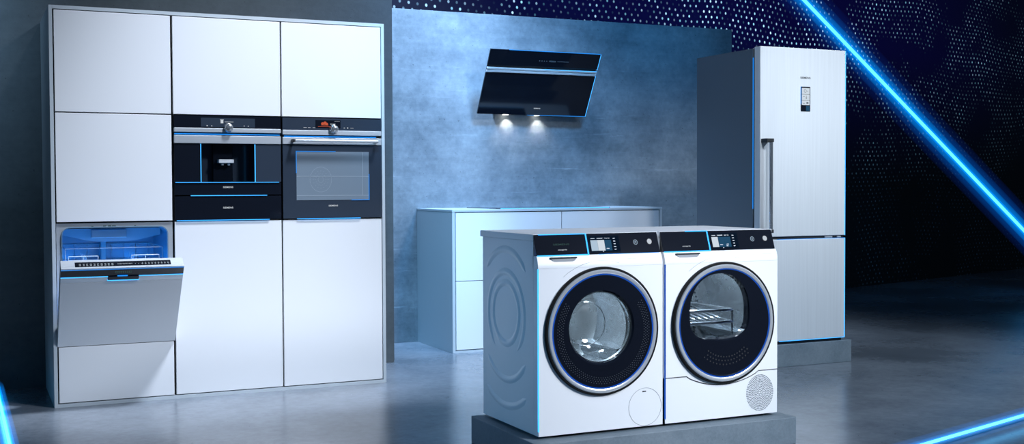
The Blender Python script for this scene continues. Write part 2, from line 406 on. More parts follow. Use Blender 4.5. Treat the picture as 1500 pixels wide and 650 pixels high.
# warming drawer
wd = thing('warming_drawer', 'plain black warming drawer under the built-in coffee machine', 'drawer', (.93, .25, .9845))
B(X0+.02, X1-.02, .02, .5, .990, 1.116).build('housing', M['carcass'], wd)
B(X0, X1, -.003, .019, .9885, 1.1205, bev=.001).build('drawer_front', M['blackglass'], wd)
lettering('SIEMENS', 'logo', M['print'], wd, .9262, -.0035, 1.0555, .056, .0095)
B(.722, 1.146, -.007, .001, 1.1222, 1.1258).build('light_strip', M['led'], wd)
B(.645, 1.16, -.007, .001, .9852, .9882).build('light_strip', M['led'], wd)
# oven
ov = thing('oven', 'built-in oven with grey glass window, bar handle and round knob', 'oven', (1.53, .27, .9845))
X0, X1 = 1.2385, 1.8315
B(X0+.02, X1-.02, .02, .54, .990, 1.560).build('housing', M['carcass'], ov)
cp = B(X0, X1, -.004, .019, 1.4980, 1.5675, bev=.001).build('control_panel', M['sheenglass'], ov)
B(1.432, 1.582, -.005, -.003, 1.512, 1.557).build('display', M['blackglass'], cp)
m = MB()
for (a_, b_, r_) in ((1.474, 1.5365, .0085), (1.489, 1.5405, .010), (1.500, 1.535, .0075)): m.lathe([(0, -.0066), (r_*.9, -.0062), (r_, -.004)], (a_, 0, b_), 'y', 20)
m.box(1.466, 1.508, -.0062, -.004, 1.5275, 1.530); m.box(1.447, 1.557, -.0062, -.004, 1.5185, 1.5205)
m.build('meal_picture', M['screen_red'], cp)
bars(MB(), [(1.52, 1.53, 1.533, 1.537), (1.533, 1.55, 1.533, 1.537), (1.545, 1.577, 1.5515, 1.5525)], -.0062).build('display_text', M['print'], cp)
for q in [(1.362, 1.380, 1.5115, 1.5135), (1.388, 1.402, 1.5115, 1.5135), (1.416, 1.43, 1.5115, 1.5135), (1.601, 1.608, 1.512, 1.5155), (1.622, 1.628, 1.511, 1.517), (1.642, 1.66, 1.5125, 1.5145)]:
    bars(MB(), [q], -.0062).build('touch_mark', M['print'], cp)
B(X0, X1, -.008, .019, 1.4705, 1.4975, bev=.002).build('upper_trim', M['steel'], ov)
B(X0, X1, .012, .019, 1.4555, 1.4705).build('trim_gap', M['carcass'], ov)
B(X0+.012, X1-.03, .003, .011, 1.458, 1.4645).build('light_strip', M['led_soft'], ov)
dr = B(X0, X1, -.004, .019, .9885, 1.4150, bev=.001).build('oven_door', M['sheenglass'], ov)
tr = B(X0, X1, -.008, .019, 1.4155, 1.4550, bev=.002).build('lower_trim', M['steel'], ov)
hd = MB(); hd.box(1.300, 1.800, -.052, -.036, 1.428, 1.4425, bev=.004, seg=3)
hd.build('handle', M['steel'], ov)
B(1.287, 1.302, -.053, -.009, 1.427, 1.4435, bev=.003).build('handle_mount', M['black'], ov); B(1.786, 1.800, -.036, -.009, 1.429, 1.4415).build('handle_mount', M['black'], ov)
wn = B(1.3175, 1.7525, -.0052, -.0035, 1.094, 1.375).build('window', M['window'], dr)
m = MB()
for k in range(48):
    a = 2*PI*k/48; m.disc((1.461+.064*math.cos(a), 1.213+.072*math.sin(a)), .0022, -.0058, -.0045, 6)
for rr in (.018, .034, .050):
    for k in range(16):
        a = 2*PI*k/16; m.disc((1.461+rr*.89*math.cos(a), 1.213+rr*math.sin(a)), .0018, -.0058, -.0045, 6)
m.build('fan_grille', M['window_mark'], wn)
m = MB(); m.box(1.3185, 1.7515, -.0058, -.0045, 1.2295, 1.2325); m.box(1.3185, 1.7515, -.0058, -.0045, 1.118, 1.1215); m.box(1.712, 1.7145, -.0058, -.0045, 1.122, 1.372)
m.build('rack_lines', M['window_mark'], wn)
for r_ in ((1.3155, 1.55, 1.374, 1.3772), (1.3150, 1.3182, 1.25, 1.3772), (1.7515, 1.7547, 1.0925, 1.245), (1.645, 1.7547, 1.0915, 1.0945)):
    B(r_[0], r_[1], -.0068, -.0035, r_[2], r_[3]).build('light_strip', M['led_soft'], dr)
lettering('SIEMENS', 'logo', M['print'], dr, 1.5348, -.0045, 1.0606, .056, .0095)
B(1.32, 1.70, -.007, .001, .9852, .9882).build('light_strip', M['led'], ov)
knob(ov, 1.5387, 1.5055, -.006)

# dishwasher
dw = thing('dishwasher', 'dishwasher with door tilted open and blue-lit wire basket inside', 'dishwasher', (.32, .28, .323))
def rrect(x0, x1, z0, z1, r, n=8):
    P = []
    for (cx, cz, a0) in ((x1-r, z1-r, 0), (x0+r, z1-r, 90), (x0+r, z0+r, 180), (x1-r, z0+r, 270)):
        for k in range(n+1):
            a = math.radians(a0+90*k/n); P.append((cx+r*math.cos(a), cz+r*math.sin(a)))
    return P
ins = rrect(.052, .594, .345, .955, .04); outr = rrect(.0225, .6235, .3245, .980, .002)
MB().frame_ring(ins, outr, .012, .035).build('front_frame', M['steel'], dw)
MB().frame_ring(ins, rrect(.047, .599, .340, .960, .045), .004, .012).build('door_seal', M['tub'], dw)
m = MB(); ins2 = rrect(.050, .596, .343, .957, .045); n = len(ins2)
m.prism(ins2, 'y', .035, .56)
fs = [f for f in m.bm.faces if all(abs(v.co.y-.035) < 1e-6 for v in f.verts)]
bmesh.ops.delete(m.bm, geom=fs, context='FACES_ONLY')
m.build('tub', M['tub'], dw)
# cutlery drawer and its sloping tray under the tub roof
m = MB(); m.prism([(.062, .945), (.584, .945), (.584, .905), (.46, .878), (.40, .872), (.25, .872), (.19, .880), (.062, .912)], 'y', .20, .50)
m.build('cutlery_drawer', M['tray'], dw)
B(.215, .400, .185, .2, .893, .938, bev=.003).build('drawer_grip', M['steel'], dw)
m = MB()
for y in (.06, .54):
    m.tube([(.07, y, .842), (.575, y, .842)], .0024, 6); m.tube([(.07, y, .755), (.575, y, .755)], .002, 6)
for (x0_, x1_) in ((.085, .235), (.41, .555)):
    for z in (.800, .778): m.tube([(x0_, .055, z), (x1_, .055, z)], .0026, 6)
    for x in (x0_, (x0_+x1_)/2, x1_): m.tube([(x, .055, .755), (x, .055, .800)], .0022, 6)
for i in range(8):
    x = .085+i*.068; m.tube([(x, .54, .842), (x, .54, .735), (x, .06, .735), (x, .06, .755)], .0017, 6)
for x in (.07, .575):
    m.tube([(x, .06, .842), (x, .54, .842)], .0024, 6); m.tube([(x, .06, .842), (x, .06, .755)], .002, 6)
for i in range(4):
    y = .12+i*.1; m.tube([(.19, y, .735), (.178, y, .80)], .0016, 5); m.tube([(.43, y, .735), (.445, y, .80)], .0016, 5)
m.build('basket', M['wire'], dw)
m = MB(); m.box(.29, .32, .46, .49, .70, .87, bev=.006); m.tube([(.16, .30, .705), (.45, .33, .705)], .008, 8)
m.build('spray_arm', M['tray'], dw)
for q in [(.26, .275, .962, .966), (.285, .30, .9615, .9665), (.305, .325, .962, .966), (.20, .21, .962, .965), (.42, .43, .962, .965)]:
    bars(MB(), [q], .0105).build('frame_mark', M['print_dim'], dw)
ang = math.atan2(.33, .436)
hinge = Matrix.Translation(Vector((0, .0, .3225))) @ Matrix.Rotation(ang, 4, 'X')   # local: z along the door, y out of the room
def DB(*a, bev=0, seg=2):
    m = MB(); m.x = hinge; m.box(*a, bev=bev, seg=seg); return m
DX0, DX1, S = .0195, .6275, .548
pd = DB(DX0, DX1, 0, .018, 0.002, .452, bev=.0012).build('door', M['front'], dw)
DB(DX0, DX1, .0185, .066, .02, S, bev=.002).build('door_liner', M['steel'], pd)
DB(DX0, DX1, 0, .018, .4535, .489, bev=.001).build('grip_band', M['steel'], pd)
DB(DX0, DX1, 0, .018, .4905, .538, bev=.001).build('gloss_band', M['blackglass'], pd)
DB(DX0, DX1, 0, .018, .5385, S, bev=.001).build('top_band', M['steel'], pd)
DB(DX0, DX1, -.003, .002, .4885, .4912).build('light_strip', M['led'], pd)
DB(DX0, DX1, -.002, .002, .5372, .539).build('light_strip', M['led_soft'], pd)
m = DB(.248, .402, -.006, .001, .468, .492, bev=.002); hb = m.build('handle', M['blackglass'], pd)
DB(.246, .404, -.008, .0, .4655, .468).build('light_strip', M['led'], hb)
DB(.295, .345, -.008, -.001, .494, .497).build('light_strip', M['led_soft'], hb)
cs = DB(.088, .562, .012, .048, S-.004, S+.0012).build('control_strip', M['blackglass'], pd)
def symbol(boxes):
    m = MB(); m.x = hinge
    for a_, b_, c_, d_ in boxes: m.box(a_, b_, .014+(c_-.0175)*1.9+.004, .014+(d_-.0175)*1.9+.004, S+.001, S+.002)
    m.build('button_symbol', M['symbol'], cs)
for i in range(10):
    x = .108+i*.0175; k_ = i % 3
    q = [(x, x+.009, .018, .0195), (x, x+.009, .0245, .026), (x+.0035, x+.0055, .020, .024)]
    if k_ != 1: q.append((x, x+.0015, .018, .026))
    if k_ != 2: q.append((x+.0075, x+.009, .018, .026))
    symbol(q)
for i in range(11):
    x = .382+i*.0162; s_ = .003 if i < 2 else .0085
    symbol([(x, x+s_, .021, .0228)] + ([(x+.0032, x+.0052, .0175, .0265)] if i >= 2 else []))
m = MB(); m.x = hinge
for i in range(12): m.box(.296+i*.0062, .2995+i*.0062, .024, .031, S+.001, S+.002)
m.build('strip_text', M['symbol'], cs)
m = MB(); m.x = hinge
for j, zz in enumerate((.519, .512)):
    for i in range(9): m.box(.283+i*.0095, .2895+i*.0095, -.001, .0005, zz, zz+.0035)
m.build('display_text', M['print_dim'], pd)
for x in (.15, .49):
    lamp('tub_light', 'POINT', (x, .07, .66), None, 2.6, (.005, .30, 1), .03)

# ------------------------------------------------------------------ counter, worktop, cooktop
KX0, KX1, KY0, KY1 = 2.665, 4.386, .94, 1.642
k = thing('base_cabinet', 'low white base cabinet with drawers against grey concrete wall', 'cabinet', (3.5, 1.3, 0))
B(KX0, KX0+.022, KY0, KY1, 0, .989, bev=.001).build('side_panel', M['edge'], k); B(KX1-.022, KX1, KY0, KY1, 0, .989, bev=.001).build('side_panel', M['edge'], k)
B(KX0+.022, KX1-.022, KY0, KY1, 0, .015).build('bottom_panel', M['edge'], k)
B(KX0+.024, KX1-.024, KY0+.024, KY1, .016, .988).build('carcass', M['carcass'], k)
for (x0, x1) in ((KX0+.028, 3.5245), (3.5295, KX1-.028)):
    for (z0, z1) in ((.0215, .5015), (.5065, .984)):
        B(x0, x1, KY0+.001, KY0+.022, z0, z1, bev=.0012).build('drawer', M['front'], k)
tag(B(KX0-.001, KX1+.001, KY0-.001, KY1, .9905, 1.007, bev=.0015).build('worktop', M['edge']), 'thin pale worktop on the low white base cabinet', 'worktop')
ct = thing('cooktop', 'flat black glass cooktop with glowing front edge on the worktop', 'cooktop', (3.55, 1.26, 1.007))
B(3.02, 3.96, .99, 1.52, 1.007, 1.0125, bev=.001).build('glass_plate', M['blackglass'], ct)
B(3.06, 3.95, .984, .989, 1.0075, 1.0125).build('light_strip', M['led'], ct)

# ------------------------------------------------------------------ range hood
hood = thing('range_hood', 'slanted black glass range hood on concrete wall with two downlights', 'range hood', (3.59, 1.6, 1.95))
HX0, HX1 = 3.126, 4.06
bt, tp = Vector((0, 1.56, 1.722)), Vector((0, 1.30, 2.184))
L = (tp-bt).length; dv = (tp-bt)/L; nv = Vector((0, -dv.z, dv.y))   # outward normal (towards room, down)
hm = Matrix(((1, 0, 0, 0), (0, -nv.y, dv.y, bt.y), (0, -nv.z, dv.z, bt.z), (0, 0, 0, 1)))
def HB(x0, x1, d0, d1, s0, s1, bev=0):
    m = MB(); m.x = hm; m.box(x0, x1, d0, d1, s0, s1, bev=bev); return m
HB(HX0, HX1, 0, .012, 0, .342, bev=.001).build('lower_glass', M['blackglass'], hood)
ug = HB(HX0, HX1, 0, .012, .405, L, bev=.001).build('upper_glass', M['blackglass'], hood)
HB(HX0+.004, HX1-.004, .012, .016, .345, .403).build('rail_gap', M['carcass'], hood)
HB(HX0+.003, HX1, -.006, .010, .350, .366, bev=.002).build('steel_rail', M['rail'], hood)
HB(HX0+.003, HX1, -.006, .010, .372, .386, bev=.002).build('steel_rail', M['rail'], hood)
m = MB(); m.prism([(1.582, 1.728), (1.634, 1.728), (1.634, 2.15), (1.37, 2.15), (1.345, 2.13)], 'x', HX0+.16, HX1-.16)
m.build('housing', M['black'], hood)
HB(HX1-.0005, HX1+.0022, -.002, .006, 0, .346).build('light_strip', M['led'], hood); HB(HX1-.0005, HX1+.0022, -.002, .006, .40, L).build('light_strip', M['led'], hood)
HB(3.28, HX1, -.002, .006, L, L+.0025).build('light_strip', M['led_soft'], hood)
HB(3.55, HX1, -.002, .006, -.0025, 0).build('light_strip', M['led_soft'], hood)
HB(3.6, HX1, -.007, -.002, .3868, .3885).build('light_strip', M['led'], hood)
m = MB(); m.x = hm
for i in range(4): m.box(3.545+i*.02, 3.551+i*.02, -.001, .001, .452, .457)
m.box(3.63, 3.685, -.001, .001, .450, .4512); m.box(3.63, 3.685, -.001, .001, .4578, .459); m.box(3.63, 3.6312, -.001, .001, .450, .459); m.box(3.684, 3.6852, -.001, .001, .450, .459)
for i in range(9): m.box(3.70+i*.011, 3.708+i*.011, -.001, .001, .4535, .4555)
m.build('control_marks', M['grey'], ug)
lettering('SIEMENS', 'logo', M['print'], hood, 0, 0, 0, .056, .0095, hm @ Matrix(((1, 0, 0, 3.62), (0, 0, -1, -.0005), (0, 1, 0, .058), (0, 0, 0, 1))))
for x in (3.385, 3.655):
    MB().lathe([(.022, 0), (.022, .006)], (x, 1.606, 1.721), 'z', 20, True).build('downlight', M['warm'], hood)
    lamp('hood_spot', 'SPOT', (x+.02, 1.606, 1.715), (x+.03, 1.63, 1.2), 3.2, (1, .93, .84), .012, spot=110, blend=.9)

# ------------------------------------------------------------------ platforms and refrigerator
tag(B(1.668, 2.982, -2.405, -1.735, 0, .122, bev=.003).build('platform', M['plinth']), 'low concrete platform under the washing machine and dryer', 'platform')
tag(B(4.075, 4.897, -.582, .16, 0, .146, bev=.003).build('platform', M['plinth']), 'low concrete platform under the tall steel refrigerator', 'platform')
fr = thing('refrigerator', 'tall stainless steel refrigerator with small display and vertical handle', 'refrigerator', (4.485, -.2, .146))
FX0, FX1, FY0, FY1 = 4.143, 4.827, -.5925, .117
DT = .062
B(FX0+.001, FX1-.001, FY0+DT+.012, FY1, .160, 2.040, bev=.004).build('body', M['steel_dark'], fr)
B(FX0+.012, FX1-.012, FY0+DT-.002, FY0+DT+.014, .18, 2.030).build('door_gasket', M['rubber'], fr)
B(FX0+.01, FX1-.01, FY0+.02, FY1-.02, .146, .162).build('base_rail', M['carcass'], fr)
ud = MB(); ud.box(FX0, FX1, FY0, FY0+DT, .8405, 2.0475, bev=.004, seg=3); ud = ud.build('upper_door', M['steel_door'], fr)
ld = B(FX0, FX1, FY0, FY0+DT, .1695, .8225, bev=.004, seg=3).build('freezer_door', M['steel_door'], fr)
for (a_, b_) in ((.16, .10), (.06, .03)): B(FX1-a_, FX1-b_, FY0+.004, FY0+DT, .8265, .8365).build('hinge', M['steel'], fr)
B(FX0+.01, FX1-.005, FY0+.012, FY0+DT, .824, .839).build('door_gap', M['carcass'], fr)
h = MB(); h.tube([(4.192, FY0-.048, .885), (4.192, FY0-.048, 1.447)], .0125, 16)
h = h.build('handle', M['chrome'], ud)
for z in (1.452, .88): B(4.150, 4.205, FY0-.062, FY0+.001, z-.012, z+.012, bev=.003).build('handle_mount', M['black'], h)
ds = B(4.4615, 4.5362, FY0-.003, FY0+.001, 1.643, 1.802, bev=.001).build('display', M['blackglass'], ud)
m = MB()
for (z0, z1) in ((1.754, 1.793), (1.7145, 1.752), (1.684, 1.7125)): m.box(4.468, 4.530, FY0-.004, FY0-.002, z0, z1)
m.build('screen', M['screen_white'], ds)
m = MB()
m.lathe([(.008, -.0045), (.010, -.0045)], (4.494, FY0, 1.774), 'y', 24); m.box(4.508, 4.517, FY0-.0046, FY0-.003, 1.773, 1.775)
m.box(4.478, 4.49, FY0-.0046, FY0-.003, 1.737, 1.739); m.box(4.502, 4.504, FY0-.0046, FY0-.003, 1.722, 1.745); m.box(4.496, 4.509, FY0-.0046, FY0-.003, 1.729, 1.731)
m.box(4.476, 4.492, FY0-.0046, FY0-.003, 1.694, 1.696); m.box(4.504, 4.52, FY0-.0046, FY0-.003, 1.694, 1.702)
m.build('screen_symbols', M['print_dark'], ds)
m = MB(); m.box(4.502, 4.530, FY0-.004, FY0-.002, 1.648, 1.680); m.build('touch_keys', M['screen_mid'], ds)
B(4.4605, 4.4625, FY0-.004, FY0, 1.69, 1.802).build('light_strip', M['led_soft'], ds)
lettering('SIEMENS', 'logo', M['print_dark'], ud, 4.4985, FY0-.0005, 1.859, .082, .0125)
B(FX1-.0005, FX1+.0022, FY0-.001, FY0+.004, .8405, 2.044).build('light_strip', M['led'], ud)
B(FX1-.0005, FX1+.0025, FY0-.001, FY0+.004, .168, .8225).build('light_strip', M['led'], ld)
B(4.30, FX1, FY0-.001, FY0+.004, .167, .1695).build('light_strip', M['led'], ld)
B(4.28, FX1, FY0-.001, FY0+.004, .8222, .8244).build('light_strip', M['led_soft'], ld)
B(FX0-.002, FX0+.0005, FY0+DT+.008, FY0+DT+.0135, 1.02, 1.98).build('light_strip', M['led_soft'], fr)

# ------------------------------------------------------------------ washing machine and dryer
Z0, ZP0, ZP1, YF = .135, .8815, .968, -2.332
YB = -1.765
def plate_with_hole(m, x0, x1, z0, z1, cx, cz, r, y0, y1, n=96):
    inner, outer = [], []
    for k in range(n):
        a = 2*PI*k/n + .001; c, s = math.cos(a), math.sin(a)
        inner.append((cx+r*c, cz+r*s))
        t = min((x1-cx)/c if c > 0 else (x0-cx)/c, (z1-cz)/s if s > 0 else (z0-cz)/s)
        outer.append([cx+t*c, cz+t*s])
    for q in ((x0, z0), (x1, z0), (x1, z1), (x0, z1)):       # snap the nearest outer point to each corner
        i = min(range(n), key=lambda i: (outer[i][0]-q[0])**2+(outer[i][1]-q[1])**2); outer[i] = list(q)
    m.frame_ring(inner, outer, y0, y1)
def emboss(root, x, sgn):
    """pressed rings and arcs on a side sheet"""
    for rad, a0, a1, cz in ((.132, 0, 360, .618), (.186, -52, 232, .612), (.268, 42, 138, .628), (.262, 222, 318, .590), (.372, 237, 303, .585)):
        m = MB(); N = 72 if a1-a0 >= 300 else 40; P = []
        for k in range(N + (0 if a1-a0 == 360 else 1)):
            a = math.radians(a0+(a1-a0)*k/N); P.append((x + sgn*.0005, -2.012 + rad*math.cos(a), cz + rad*math.sin(a)))
        n = 10; V = []; F = []; cl = a1-a0 == 360
        for i, p in enumerate(P):
            a = math.radians(a0+(a1-a0)*i/N); e = 1 if cl else min(1, min(i, len(P)-1-i)/3+.15)
            for j in range(n+1):
                t = -1+2*j/n; q = t*.017*e
                V.append((x + sgn*.0042*e*(math.cos(t*PI/2))**1.3, -2.012+(rad+q)*math.cos(a), cz+(rad+q)*math.sin(a)))
        for i in range(len(P) if cl else len(P)-1):
            j2 = (i+1) % len(P)
            for j in range(n): F.append((i*(n+1)+j, i*(n+1)+j+1, j2*(n+1)+j+1, j2*(n+1)+j))
        m._add(V, F); m.build('pressed_ring', M['white'], root, 80)
def slab(x0, x1, d0, d1, z0, z1, bev=0):
    """box on the leaning control panel: d measured out of the machine towards its inside"""
    m = MB(); sy = .030/(ZP1-ZP0)
    m.x = Matrix(((1, 0, 0, 0), (0, 1, sy, -2.317-sy*ZP0), (0, 0, 1, 0), (0, 0, 0, 1)))
    m.box(x0, x1, d0, d1, z0, z1, bev=bev); return m
def ring_door(root, cx, cz, R):
    d = MB().lathe([(R+.0045, .0), (R+.0045, -.011), (R+.001, -.0135), (R-.0055, -.0135), (R-.0055, -.004)], (cx, YF, cz), 'y', 128).build('door', M['rubber'], root, label='black outer rim and dark glass of the door')
    MB().lathe([(R-.006, -.004), (R-.0062, -.015), (R-.010, -.0185), (R-.018, -.019), (R-.0235, -.0165), (R-.0255, -.010)], (cx, YF, cz), 'y', 128).build('silver_ring', M['silver'], d, label='bright silver door ring')
    MB().lathe([(R-.0257, -.009), (R-.026, -.0165), (R-.0295, -.0165), (R-.030, -.009)], (cx, YF, cz), 'y', 128).build('light_ring', M['led_ring'], d)
    return d
def machine(root, x0, cx, cz, R, dry):
    x1 = x0+.6
    # sheet-metal shell around an empty inside
    m = MB(); m.box(x0, x0+.004, YF+.045, YB, Z0, .9415); m.box(x1-.004, x1, YF+.045, YB, Z0, .9415); m.box(x0+.004, x1-.004, YB-.004, YB, Z0, .9415); m.box(x0+.004, x1-.004, YF+.045, YB-.004, Z0, Z0+.004)
    body = m.build('body', M['white'], root)
    emboss(body, x0, -1)
    zb = .3345 if dry else Z0
    m = MB(); plate_with_hole(m, x0, x1, zb, .829, cx, cz, R-.035, YF, YF+.004)
    m.box(x0, x0+.004, YF+.004, YF+.044, Z0, .829); m.box(x1-.004, x1, YF+.004, YF+.044, Z0, .829)
    fp = m.build('front_panel', M['white'], root)
    if dry:
        arch = [(x0, .3315)]; 
        for k in range(25):
            t = k/24; x = x0+.11 + t*(.385); s = t*t*(3-2*t)
            arch.append((x, .3315 - .049*math.sin(PI*t)**.75))
        arch += [(x1, .3315)]
        MB().prism([(x0, Z0)] + arch + [(x1, Z0)], 'y', YF+.0005, YF+.02).build('kick_panel', M['white'], root)
        MB().prism([(x0, .3345)] + [(p[0], p[1]+.0035) for p in arch if p[1] < .3312] + [(x1, .3345)], 'y', YF, YF+.004).build('lower_lip', M['white'], root)
        P = [(p[0], YF+.0002, p[1]+.0016) for p in arch]
        MB().tube(P, .0022, 6).build('panel_gap', M['black'], root)
        m = MB(); m.x = Matrix.Translation((0, 0, 0))
        for i in range(1, 12):
            rr_ = i*.0073; kk = max(6, int(6.28*rr_/.0078))
            for j in range(kk):
                a = 2*PI*j/kk + i*.3; m.disc((x1-.0965+rr_*math.cos(a)*.90, .2325+rr_*math.sin(a)), .0025, YF-.0004, YF+.0008, 6)
        m.build('vent_grille', M['steel_dark'], root)
    # curved fascia from the flat front up to the control panel
    prof = [(YF, .8295)]
    for i in range(9):
        t = i/8; prof.append((YF + .015*t**2, .832 + (ZP0-.0012-.832)*t))
    prof += [(YF+.05, ZP0-.0012), (YF+.05, .8295)]
    MB().prism(prof, 'x', x0, x1).build('fascia', M['white'], root)
    P = []
    rs = R+.030
    a1 = math.degrees(math.acos(min(1, .082/rs)))
    for k in range(25):
        a = math.radians(128 + (a1-128)*k/24); P.append((cx+rs*math.cos(a), 0, cz+rs*math.sin(a)))
    P += [(cx+.094, 0, .8585), (x1, 0, .8600)]
    P = [(x, YF+.0003 + (.015*((z-.832)/(ZP0-.833))**2 if z > .832 else 0), z) for x, _, z in P]
    MB().tube(P, .0009, 5).build('panel_seam', M['grey'], root)
    # control panel and drawer
    xs = x0+.2445
    cp = slab(xs+.0025, x1-.003, 0, .03, ZP0, ZP1, bev=.0012).build('control_panel', M['blackglass'], root)
    dr = slab(x0+.001, xs-.0025, 0, .03, ZP0, ZP1, bev=.0012).build('detergent_drawer' if not dry else 'water_tank_drawer', M['blackglass'], root)
    slab(xs-.0025, xs+.0025, -.002, .02, ZP0-.001, ZP1).build('light_strip', M['led'], dr)
    slab(x0+(.022 if not dry else .13), xs, -.003, .004, ZP1-.002, ZP1+.0015).build('light_strip', M['led'], dr)
    slab(x0+.004, xs, -.003, .004, ZP0-.0018, ZP0+.0022).build('light_strip', M['led'], dr)
    if not dry: slab(xs+.05, x1-.01, -.0015, .004, ZP0-.0008, ZP0+.0006).build('light_strip', M['led_soft'], cp)
    sy = .030/(ZP1-ZP0)
    pb = lambda x, z, d=-.0008: Matrix(((1, 0, 0, x), (0, sy, -1, -2.317+sy*(z-ZP0)+d), (0, 1, 0, z), (0, 0, 0, 1)))
    if not dry: lettering('SIEMENS', 'logo', M['print_dim'], dr, 0, 0, 0, .076, .007, pb(x0+.122, .926))
    lettering('avantgarde', 'lettering', M['print'], dr, 0, 0, 0, .042, .0062, pb(x0+.124, .9035))
    # screen
    sc_ = slab(xs+.012, xs+.158, -.001, .001, .889, .9575).build('screen', M['screen_dark'], cp)
    tiles = ((M['screen_pale'], 0), (M['screen_white'], 1), (M['screen_mid'], 2)) if not dry else ((M['screen_white'], 0), (M['screen_mid'], 1), (M['screen_mid'], 2))
    for mm, i in tiles: slab(xs+.018+i*.0335, xs+.0505+i*.0335, -.002, -.0005, .896, .940).build('screen_tile', mm, sc_)
    m = slab(xs+.05, xs+.078, -.0022, -.0004, .946, .949)
    for (a_, b_, c_, d_) in ((xs+.02, xs+.04, .946, .9485), (xs+.086, xs+.10, .946, .9485), (xs+.103, xs+.112, .946, .9485), (xs+.07, xs+.076, .8915, .894)): m.box(a_, b_, -.0022, -.0004, c_, d_)
    if dry:
        for (a_, b_, c_, d_) in ((xs+.056, xs+.072, .904, .907), (xs+.09, xs+.104, .906, .909), (xs+.09, xs+.10, .899, .902)): m.box(a_, b_, -.0028, -.0016, c_, d_)
    else: m.box(xs+.09, xs+.104, -.0028, -.0016, .903, .906)
    for i in range(5): m.box(xs+.128, xs+.138, -.0022, -.0004, .8985+i*.0115, .9015+i*.0115)
    m.build('screen_symbols', M['grey'], sc_)
    bx = xs+.237; bz = .9275
    m = MB(); m.x = pb(bx, bz)
    for ra, rb in ((.0085, .0105), (.003, .0045)):
        V = [(q*math.cos(2*PI*k/28), q*math.sin(2*PI*k/28), .0008) for q in (ra, rb) for k in range(28)]
        m._add(V, [(k, (k+1) % 28, 28+(k+1) % 28, 28+k) for k in range(28)])
    m.build('power_button', M['screen_pale'], cp)
    m = MB(); m.x = pb(xs+.307, .929)
    V = [(.0112*math.cos(2*PI*k/28), .0112*math.sin(2*PI*k/28), z) for z in (0, .0016) for k in range(28)]
    m._add(V, [tuple(range(28, 56))] + [(k, (k+1) % 28, 28+(k+1) % 28, 28+k) for k in range(28)])
    m.build('start_button', M['print'], cp, label='round white start button')
    # pull recess below the drawer, built as a grey plate
    N = 16; pts = [(x0+.060, .8715), (x0+.182, .8715)] + [(x0+.121+.058*math.cos(PI*k/N)*(1 if k in (0, N) else .98), .8715-.021*math.sin(PI*k/N)**.6) for k in range(N+1)]
    g = MB(); g.prism(pts, 'y', YF+.0035, YF+.02)
    g.build('drawer_grip', M['grey'], root)
    g = MB(); g.box(x0+.059, x0+.183, YF+.0025, YF+.01, .868, .8745); g.build('grip_shade_strip', M['black'], root)  # black strip standing in for the shade at the recess top
    # top
    B(x0-.0015, x1+.0015, -2.2865, -1.737, .942, .9695, bev=.003, seg=3).build('top_panel', M['white'], root)
    # glowing front edge
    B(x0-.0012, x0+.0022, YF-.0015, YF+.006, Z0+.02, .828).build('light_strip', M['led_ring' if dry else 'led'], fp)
    for fx in (x0+.05, x1-.05):
        for fy in (YF+.07, YB-.04): MB().lathe([(.02, .122), (.02, .130), (.012, .130), (.012, .1355)], (fx, fy, 0), 'z', 20, True).build('foot', M['black'], root)
    # drum behind the glass
    dc = (cx, 0, cz)
    if not dry:
        MB().lathe([(.238, YF+.115), (.242, YF+.13), (.242, YB-.09), (.20, YB-.065), (.06, YB-.06), (.0004, YB-.075)], dc, 'y', 72).build('drum', M['drum'], root)
        for k in range(3):
            a = 2*PI*k/3 + .6; m = MB()
            m.x = Matrix.Translation((cx, 0, cz)) @ Matrix.Rotation(a, 4, 'Y')
            m.prism([(.241, -.045), (.20, -.018), (.185, 0), (.20, .018), (.241, .045)], 'y', YF+.14, YB-.10)
            m.build('drum_paddle', M['drum'], root)
        MB().lathe([(.178, YF+.006), (.178, YF+.05), (.172, YF+.085), (.176, YF+.10), (.238, YF+.112)], dc, 'y', 72).build('door_seal', M['rubber'], root)
    else:
        MB().lathe([(.272, YF+.10), (.275, YF+.12), (.275, YB-.06), (.0, YB-.05)], dc, 'y', 72).build('drum', M['drum'], root)
        m = MB()
        for rr_ in (.05, .09, .13, .17, .205):
            kk = int(2*PI*rr_/.022)
            for j in range(kk): a = 2*PI*j/kk; m.disc((cx+rr_*math.cos(a), cz+rr_*math.sin(a)), .005, YB-.066, YB-.061, 8)
        m.lathe([(.115, YB-.068), (.12, YB-.07), (.125, YB-.068)], dc, 'y', 48)
        m.build('drum_perforation', M['dot'], root)
        MB().lathe([(.228, YF+.02), (.240, YF+.06), (.272, YF+.10)], dc, 'y', 72).build('door_seal', M['rubber'], root)
        for k in range(3):
            a = 2*PI*k/3 + .35; m = MB()
            m.x = Matrix.Translation((cx, 0, cz)) @ Matrix.Rotation(a, 4, 'Y')
            m.prism([(.274, -.03), (.225, -.012), (.215, 0), (.225, .012), (.274, .03)], 'y', YF+.12, YB-.07)
            m.build('drum_paddle', M['drum'], root)
    return body
wm = thing('washing_machine', 'white washing machine with round porthole door and service flap, left of dryer', 'washing machine', (2.017, -2.05, .122))
CX, CZ, R = 2.0165, .5575, .2675
machine(wm, 1.717, CX, CZ, R, False)
d = ring_door(wm, CX, CZ, R)
BX, BZ, BR = CX-.012, CZ+.018, .146
NA = 128; V = []; F = []
for (t, y) in ((1, -.013), (.96, -.0195), (.5, -.0197), (.12, -.0195), (.05, -.012), (0, .004)):
    for k in range(NA):
        a = 2*PI*k/NA; c_, s_ = math.cos(a), math.sin(a)
        p = (BX+BR*c_, BZ+BR*s_); q = (CX+.2395*c_, CZ+.2395*s_)
        V.append((p[0]+(q[0]-p[0])*t, YF+y, p[1]+(q[1]-p[1])*t))
